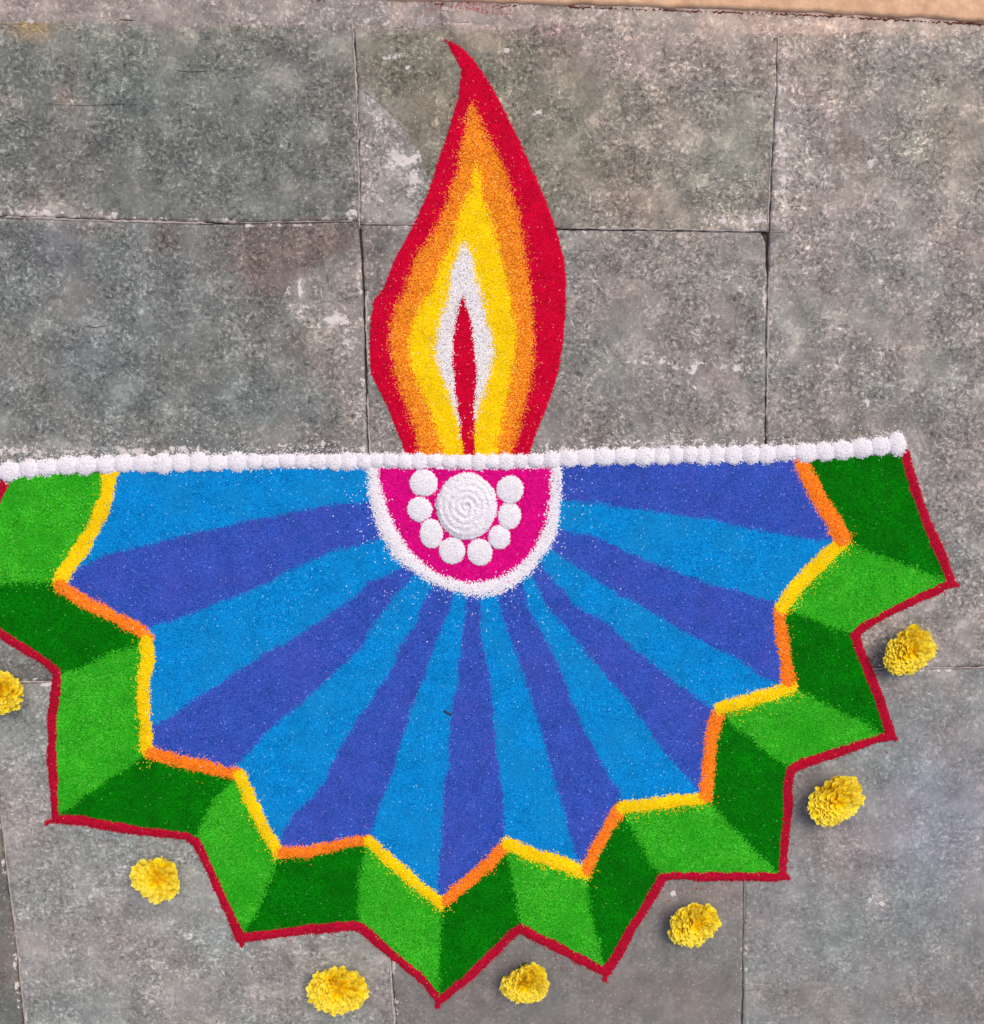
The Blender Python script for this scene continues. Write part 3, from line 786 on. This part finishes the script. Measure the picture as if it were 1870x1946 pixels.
# red outline
jx, jy = jit(.9, 170, 1.2)
d = dist(OUTER, jx, jy) - 8.7 - 1.5 * smooth_noise(jx, jy, 60, 171) - .8 * smooth_noise(jx, jy, 17, 172)
for t in TAILS: d = np.minimum(d, dist(t, jx, jy) - 4.2)
LAB[(d < 0) & (jy > top_edge(jx))] = region('red_outline', 'red_line', None)
# bowl
jx, jy = jit(1.0, 180)
pk = region('lamp_bowl', 'magenta', None)
jx, jy = jit(3.0, 181, 1.6)
LAB[inside(BOWL, jx, jy) & (CYg > top_edge(CXg))] = region('white_rim', 'white', 'lamp_bowl')
jx, jy = jit(2.8, 182, 1.6)
LAB[inside(PINK, jx, jy) & (CYg > top_edge(CXg))] = pk
for i, (x, y, rx, ry) in enumerate(DOTS):
    jx, jy = jit(.6, 190 + i, .8)
    LAB[((jx - x) / rx) ** 2 + ((jy - y) / ry) ** 2 < 1] = region('white_dot', 'white', 'lamp_bowl')
jx, jy = jit(.9, 199, 1.2)
LAB[((jx - SPIRAL[0]) / SPIRAL[2]) ** 2 + ((jy - SPIRAL[1]) / SPIRAL[3]) ** 2 < 1] = region('spiral_disc', 'white', 'lamp_bowl')
rd = np.random.default_rng(5)
dr = dist(BOWL[1:-1], CXg, CYg)
LAB[(rd.random(CXg.shape) < .022 * np.exp(-dr / 26)) & (LAB > 4) & (CYg > top_edge(CXg) + 8) & ~inside(BOWL, CXg, CYg)] = [i for i, k_ in enumerate(KINDS) if k_[0] == 'white_rim'][0]
for i, (c, w, l) in enumerate(ZIG):
    if c != 'y': continue
    dl = dist([(x + 3, y + 5) for x, y in l], CXg, CYg)
    li = [j for j, k_ in enumerate(KINDS) if k_[0] in ('yellow_line', 'orange_line')][i]
    tgt = np.isin(LAB, [j for j, k_ in enumerate(KINDS) if 'green' in k_[0]])
    LAB[(rd.random(CXg.shape) < .16 * np.exp(-np.maximum(dl - w, 0) / 5)) & (dl < 34) & tgt] = li
# bead row
jx, jy = jit(1.3, 210, .8)
best = np.full(CXg.shape, 1e9); who = np.full(CXg.shape, -1)
rows = (CYg > 800) & (CYg < 940)
for i, (x, y, rx, ry) in enumerate(BEADS):
    e = ((jx - x) / rx) ** 2 + ((jy - y) / ry) ** 2
    near = e < best
    best = np.where(near, e, best); who = np.where(near, i, who)
onrow = (np.abs(jy - top_edge(jx)) < 13.5) & (jx > BEADS[0][0] - 8) & (jx < BEADS[-1][0] + 8)
bm = rows & ((best < 1.05) | onrow)
first_bead = len(KINDS)
for i in range(len(BEADS)): region('white_bead', 'white', None)
LAB[bm] = first_bead + who[bm]

stray = region('stray_grains', 'white', None)
stray_red = region('stray_grains', 'red_line', None)
# stray grains: white dust above the row, a little colour outside the border
up = np.maximum(top_edge(CXg) - 16 - CYg, 0)
LAB[(LAB < 0) & (CYg < top_edge(CXg)) & (CXg < 1720) & (rd.random(CXg.shape) < (.12 * np.exp(-up / 6) + .012 * np.exp(-up / 30)))] = stray
do = dist(OUTER, CXg, CYg)
clump = np.clip(.3 + smooth_noise(CXg, CYg, 18, 420), 0, 1)
LAB[(LAB < 0) & (CYg > top_edge(CXg)) & (rd.random(CXg.shape) < .05 * clump * np.exp(-np.maximum(do - 10, 0) / 7))] = stray_red
# heights (m), from the clean shapes at the grid nodes
def sstep(a, b2, t):
    t = np.clip((t - a) / (b2 - a), 0, 1); return t * t * (3 - 2 * t)
H = np.full(VX.shape, .0015)
for i, (c, w, l) in enumerate(ZIG):
    H = np.maximum(H, .0014 + .0012 * np.clip(1 - (dist(l, VX, VY) / (w + 1)) ** 2, 0, 1))
H = np.maximum(H, .0011 + .0010 * np.clip(1 - (dist(OUTER, VX, VY) / 10) ** 2, 0, 1))
rim_c = [((a[0] + b2[0]) / 2, (a[1] + b2[1]) / 2) for a, b2 in zip(BOWL, PINK)]
if len(BOWL) == len(PINK) + 1: pass
rim_mid = []
for p in BOWL:
    q = min(PINK, key=lambda s: (s[0] - p[0]) ** 2 + (s[1] - p[1]) ** 2); rim_mid.append(((p[0] + q[0]) / 2, (p[1] + q[1]) / 2))
H = np.maximum(H, .0015 + .0012 * np.clip(1 - (dist(rim_mid, VX, VY) / 13) ** 2, 0, 1))
for (x, y, rx, ry) in DOTS:
    e = ((VX - x) / rx) ** 2 + ((VY - y) / ry) ** 2
    H = np.where(e < 1.25, np.maximum(.0008, .0040 * np.clip(1 - e / 1.08, 0, 1) ** .45 + .0010), H)
e = np.sqrt(((VX - SPIRAL[0]) / SPIRAL[2]) ** 2 + ((VY - SPIRAL[1]) / SPIRAL[3]) ** 2)
ang = np.arctan2(VY - SPIRAL[1], VX - SPIRAL[0])
groove = np.cos(2 * math.pi * (e * 5.2 - ang / (2 * math.pi)) + .6 * smooth_noise(VX, VY, 12, 400))
sp = .0012 + .0070 * np.sqrt(np.clip(1 - e ** 4, 0, 1)) + (.00045 * groove * (1 + 1.6 * np.exp(-(e / .3) ** 2)) + .0005 * smooth_noise(VX, VY, 5, 401) + .0004 * smooth_noise(VX, VY, 3, 402)) * (e < .97)
sp -= .002 * np.exp(-(e / .10) ** 2)
H = np.where(e < 1.03, sp, H)
bh = np.full(VX.shape, -1.0)
for (x, y, rx, ry) in BEADS:
    e = ((VX - x) / (rx * 1.08)) ** 2 + ((VY - y) / ry) ** 2
    bh = np.maximum(bh, 1 - e)
onb = (bh > -.15) & (VY < 940) & (VY > 800)
H = np.where(onb, .0018 + .0040 * np.clip(bh, 0, 1) ** .65 + .0004 * smooth_noise(VX, VY, 11, 412), H)
# taper to the stone round the outside
mask = (LAB >= 0)
pad = np.pad(mask, 5).astype(np.float64)
cs = pad.cumsum(0).cumsum(1)
k = 4
def boxn(cs, r, shp):
    c = np.pad(cs, ((1, 0), (1, 0)))
    o = 5
    a0, a1 = o - r, o + r
    ys, xs_ = np.arange(shp[0]) , np.arange(shp[1])
    Y0, Y1 = np.clip(ys + a0, 0, c.shape[0] - 1), np.clip(ys + a1, 0, c.shape[0] - 1)
    X0, X1 = np.clip(xs_ + a0, 0, c.shape[1] - 1), np.clip(xs_ + a1, 0, c.shape[1] - 1)
    return (c[np.ix_(Y1, X1)] - c[np.ix_(Y0, X1)] - c[np.ix_(Y1, X0)] + c[np.ix_(Y0, X0)]) / (2 * r) ** 2
fill = boxn(cs, 4, VX.shape)
H = .0006 + (H - .0006) * sstep(.35, .95, fill)
# grain
rg = np.random.default_rng(77)
H = H + rg.normal(0, .00021, H.shape) + smooth_noise(VX, VY, 7, 410) * .00016 + smooth_noise(VX, VY, 60, 411) * .0003
H = np.maximum(H, .00055)
jvx = VX + rg.uniform(-.32, .32, VX.shape) * STEP
jvy = VY + rg.uniform(-.32, .32, VX.shape) * STEP
PXw, PYw = at(jvx, jvy)
top = np.stack([PXw, PYw, H], -1).reshape(-1, 3)
bot = top.copy(); bot[:, 2] = -.0006
ALLV = np.concatenate([top, bot])
idx = np.arange(nx * ny).reshape(ny, nx)
QTOP = np.stack([idx[1:, :-1], idx[1:, 1:], idx[:-1, 1:], idx[:-1, :-1]], -1)
NB = nx * ny
pm = np.pad(mask, 1)
SK = []
for (dy, dx, a, b2) in ((-1, 0, idx[:-1, :-1], idx[:-1, 1:]), (1, 0, idx[1:, 1:], idx[1:, :-1]), (0, -1, idx[1:, :-1], idx[:-1, :-1]), (0, 1, idx[:-1, 1:], idx[1:, 1:])):
    openside = mask & ~pm[1 + dy:1 + dy + mask.shape[0], 1 + dx:1 + dx + mask.shape[1]]
    SK.append((openside, np.stack([a, b2, b2 + NB, a + NB], -1)))

ox, oy = at(890, 960)
rangoli = tag(empty('rangoli', (float(ox), float(oy), 0)), 'oil lamp in coloured powder, red flame above blue rays with a green zigzag border', 'rangoli')
ALLV[:, 0] -= float(ox); ALLV[:, 1] -= float(oy)
order = np.argsort(LAB.ravel(), kind='stable')
labs = LAB.ravel()[order]
made = {}
qt = QTOP.reshape(-1, 4)
for i, (name, mat, par) in enumerate(KINDS):
    a, b2 = np.searchsorted(labs, i), np.searchsorted(labs, i, 'right')
    if b2 <= a: continue
    sel = order[a:b2]
    qs = [qt[sel]]
    for os_, sq in SK:
        s2 = sel[os_.ravel()[sel]]
        if len(s2): qs.append(sq.reshape(-1, 4)[s2])
    made_o, _ = quad_mesh(name, ALLV, np.concatenate(qs), M[mat], None, smooth=False)
    made[i] = made_o
    if name == 'stray_grains': made_o['kind'] = 'stuff'
byname = {}
for i, o in made.items(): byname.setdefault(KINDS[i][0], o)
for i, o in made.items():
    par = KINDS[i][2]
    o.parent = byname[par] if par else rangoli

# ------------------------------------------------------------------ marigold heads
def petal_mesh(seed):
    r = random.Random(seed)
    nu_, nv_ = 7, 4
    V, Fc, along = [], [], []
    ph, ph2 = r.uniform(0, 6.28), r.uniform(0, 6.28)
    amp = r.uniform(.12, .22)
    for j in range(nv_ + 1):
        t = j / nv_
        for i in range(nu_ + 1):
            s = i / nu_ * 2 - 1
            w = .10 + .42 * t ** .8
            tip = 1 + .09 * math.sin(3.6 * s * 2 + ph) - .20 * s * s + r.uniform(-.08, .08)
            x = s * w
            y = t * tip
            z = .22 * t * t + amp * t * t * math.sin(s * 5.2 + ph2) + .10 * s * s * t
            V.append((x, y, z)); along.append(t)
    n = nu_ + 1
    for j in range(nv_):
        for i in range(nu_):
            a = j * n + i
            Fc.append((a, a + 1, a + n + 1, a + n))
    me = bpy.data.meshes.new('petal')
    me.from_pydata(V, [], Fc); me.update()
    me.polygons.foreach_set('use_smooth', [True] * len(me.polygons))
    at_ = me.attributes.new('along', 'FLOAT', 'POINT'); at_.data.foreach_set('value', along)
    me.materials.append(M['petal'])
    return me
PETALS = [petal_mesh(s) for s in range(8)]

def calyx_mesh(seed):
    r = random.Random(seed)
    V, Fc = [], []
    prof = [(.0018, -.013), (.0022, -.004), (.0050, 0), (.0068, .005), (.0072, .010), (.0082, .0135)]
    n = 12
    for k, (rad, z) in enumerate(prof):
        for i in range(n):
            a = 2 * math.pi * i / n
            q = rad * (1 + (.07 if i % 2 else -.05) * (k > 1)); V.append((q * math.cos(a), q * math.sin(a), z + (.0022 if (k == 5 and i % 2) else 0)))
        if k:
            o = n * k
            for i in range(n): Fc.append((o - n + i, o - n + (i + 1) % n, o + (i + 1) % n, o + i))
    Fc.append(tuple(reversed(range(n))))
    me = bpy.data.meshes.new('calyx'); me.from_pydata(V, [], Fc); me.update()
    me.polygons.foreach_set('use_smooth', [True] * len(me.polygons))
    me.materials.append(M['calyx'])
    return me
CALYX = calyx_mesh(1)

FLOWERS = [  # px, py, radii every 30 deg (right, anticlockwise), tilt x, tilt y (deg), label
    (1727, 1234, [48, 48, 44, 50, 30, 42, 48, 54, 52, 46, 42, 42], 8, 10, 'yellow marigold highest on the right, one tuft of petals sticking up'),
    (1588, 1520, [50, 54, 52, 47, 45, 48, 54, 56, 54, 45, 35, 40], 6, 12, 'large yellow marigold head with deep shadow on its left, on the lower right slab'),
    (1318, 1754, [48, 50, 43, 45, 40, 42, 44, 53, 46, 45, 38, 43], 10, 6, 'pale ragged yellow marigold head left of the thin joint between the two lower right slabs'),
    (998, 1867, [42, 44, 45, 43, 26, 43, 45, 44, 42, 37, 41, 43], 16, -4, 'small yellow marigold head split in two lobes, tipped so its green base shows above it'),
    (643, 1880, [57, 54, 50, 46, 48, 54, 57, 52, 48, 46, 44, 49], 4, -3, 'widest yellow marigold head, lying at the bottom edge left of the lowest red point'),
    (299, 1669, [44, 45, 46, 45, 41, 46, 47, 40, 40, 46, 44, 42], 3, -6, 'round yellow marigold head with one petal drooping below, on the lower left slab'),
    (0, 1314, [47, 44, 42, 42, 42, 44, 46, 44, 42, 42, 44, 46], 2, -8, 'yellow marigold head cut off by the left edge of the picture')]
HZ = .020
for fi, (px, py, rad, tx, ty, label) in enumerate(FLOWERS):
    rf = random.Random(500 + fi)
    hx, hy = at(px, py, HZ)
    rot = Euler((math.radians(tx * .6), math.radians(ty * .5), 0))
    c0 = Vector((float(hx), float(hy), HZ))
    base = c0 - rot.to_matrix() @ Vector((0, 0, HZ))
    root = empty('marigold', (base.x, base.y, 0), rot)
    tag(root, label, 'flower', 'marigold heads laid round the rangoli')
    ex, _ = at(px + 1, py, HZ); pxm = float(ex) - float(hx)
    c = bpy.data.objects.new('calyx', CALYX); COL.objects.link(c); c.parent = root
    c.location = (0, .006, -.001) if fi == 3 else (0, 0, .0005)
    ex2 = 12
    Vc, Fk = [], []
    for j in range(5):
        th = j / 4 * math.pi * .56
        for i in range(12):
            a = i * math.pi / 6
            q = rad[i] * pxm * .74 * math.sin(th) * rf.uniform(.95, 1.05)
            Vc.append((q * math.cos(a), q * math.sin(a), .0145 + .0115 * math.cos(th) + rf.uniform(-.0006, .0006)))
        if j:
            for i in range(12): Fk.append((12 * j + i, 12 * j + (i + 1) % 12, 12 * (j - 1) + (i + 1) % 12, 12 * (j - 1) + i))
    core = mesh_obj('floret_core', Vc, Fk, M['floret'], root, True)
    n = 150
    ra = list(rad) + [rad[0]]
    for k in range(n):
        t = ((k + .5) / n) ** .5                    # 0 centre, 1 rim
        a = k * 2.39996 + rf.uniform(-.12, .12)
        f = (a % (2 * math.pi)) / (math.pi / 6); i0 = int(f) % 12
        Rw = (ra[i0] + (ra[i0 + 1] - ra[i0]) * (f - int(f))) * pxm
        lean = math.radians(27 - 29 * t ** 1.3 + rf.gauss(0, 11))   # upright in the middle, flat at the rim
        ln = .0125 * (.55 + .49 * t) * rf.uniform(.86, 1.14)
        tipr = Rw * 1.05 * (t ** .85) * rf.uniform(.97, 1.07) + .0035 * (1 - t)
        rr_ = tipr - ln * math.cos(lean) * 1.0
        zt = .0225 + .0085 * (1 - t ** 2.4) + rf.uniform(-.0008, .0008)           # height of the petal tip
        z0_ = zt - ln * math.sin(lean) - ln * .22 * math.cos(lean)
        o = bpy.data.objects.new('petal', PETALS[rf.randrange(8)])
        COL.objects.link(o); o.parent = root
        w = ln * rf.uniform(.9, 1.35)
        Mx = Matrix.Translation((rr_ * math.cos(a), rr_ * math.sin(a), z0_)) @ Matrix.Rotation(a - math.pi / 2 + rf.gauss(0, .32), 4, 'Z') @ Matrix.Rotation(lean, 4, 'X') @ Matrix.Rotation(rf.gauss(0, .26), 4, 'Y') @ Matrix.Diagonal((w, ln, ln, 1))
        o.matrix_local = Mx

# a dry seed that fell on the light blue ray
sx_, sy_ = at(850, 1353)
V, Fc = [], []
for j in range(5):
    t = j / 4; r = .0016 * math.sin(math.pi * (t * .86 + .07))
    for i in range(6):
        a = i * math.pi / 3
        V.append((-.0045 + .009 * t + .0012 * t * t, r * math.cos(a), .0016 + r * math.sin(a) + .0004 * math.sin(3 * t)))
    if j:
        for i in range(6): Fc.append((6 * (j - 1) + i, 6 * (j - 1) + (i + 1) % 6, 6 * j + (i + 1) % 6, 6 * j + i))
Fc += [tuple(range(5, -1, -1)), tuple(range(24, 30))]
sd = mesh_obj('seed', V, Fc, M['seed'], None, True)
sd.location = (float(sx_), float(sy_), .001); sd.rotation_euler = (0, 0, -.5)
tag(sd, 'tiny dark dry seed lying on the blue rays below the lamp bowl', 'seed')
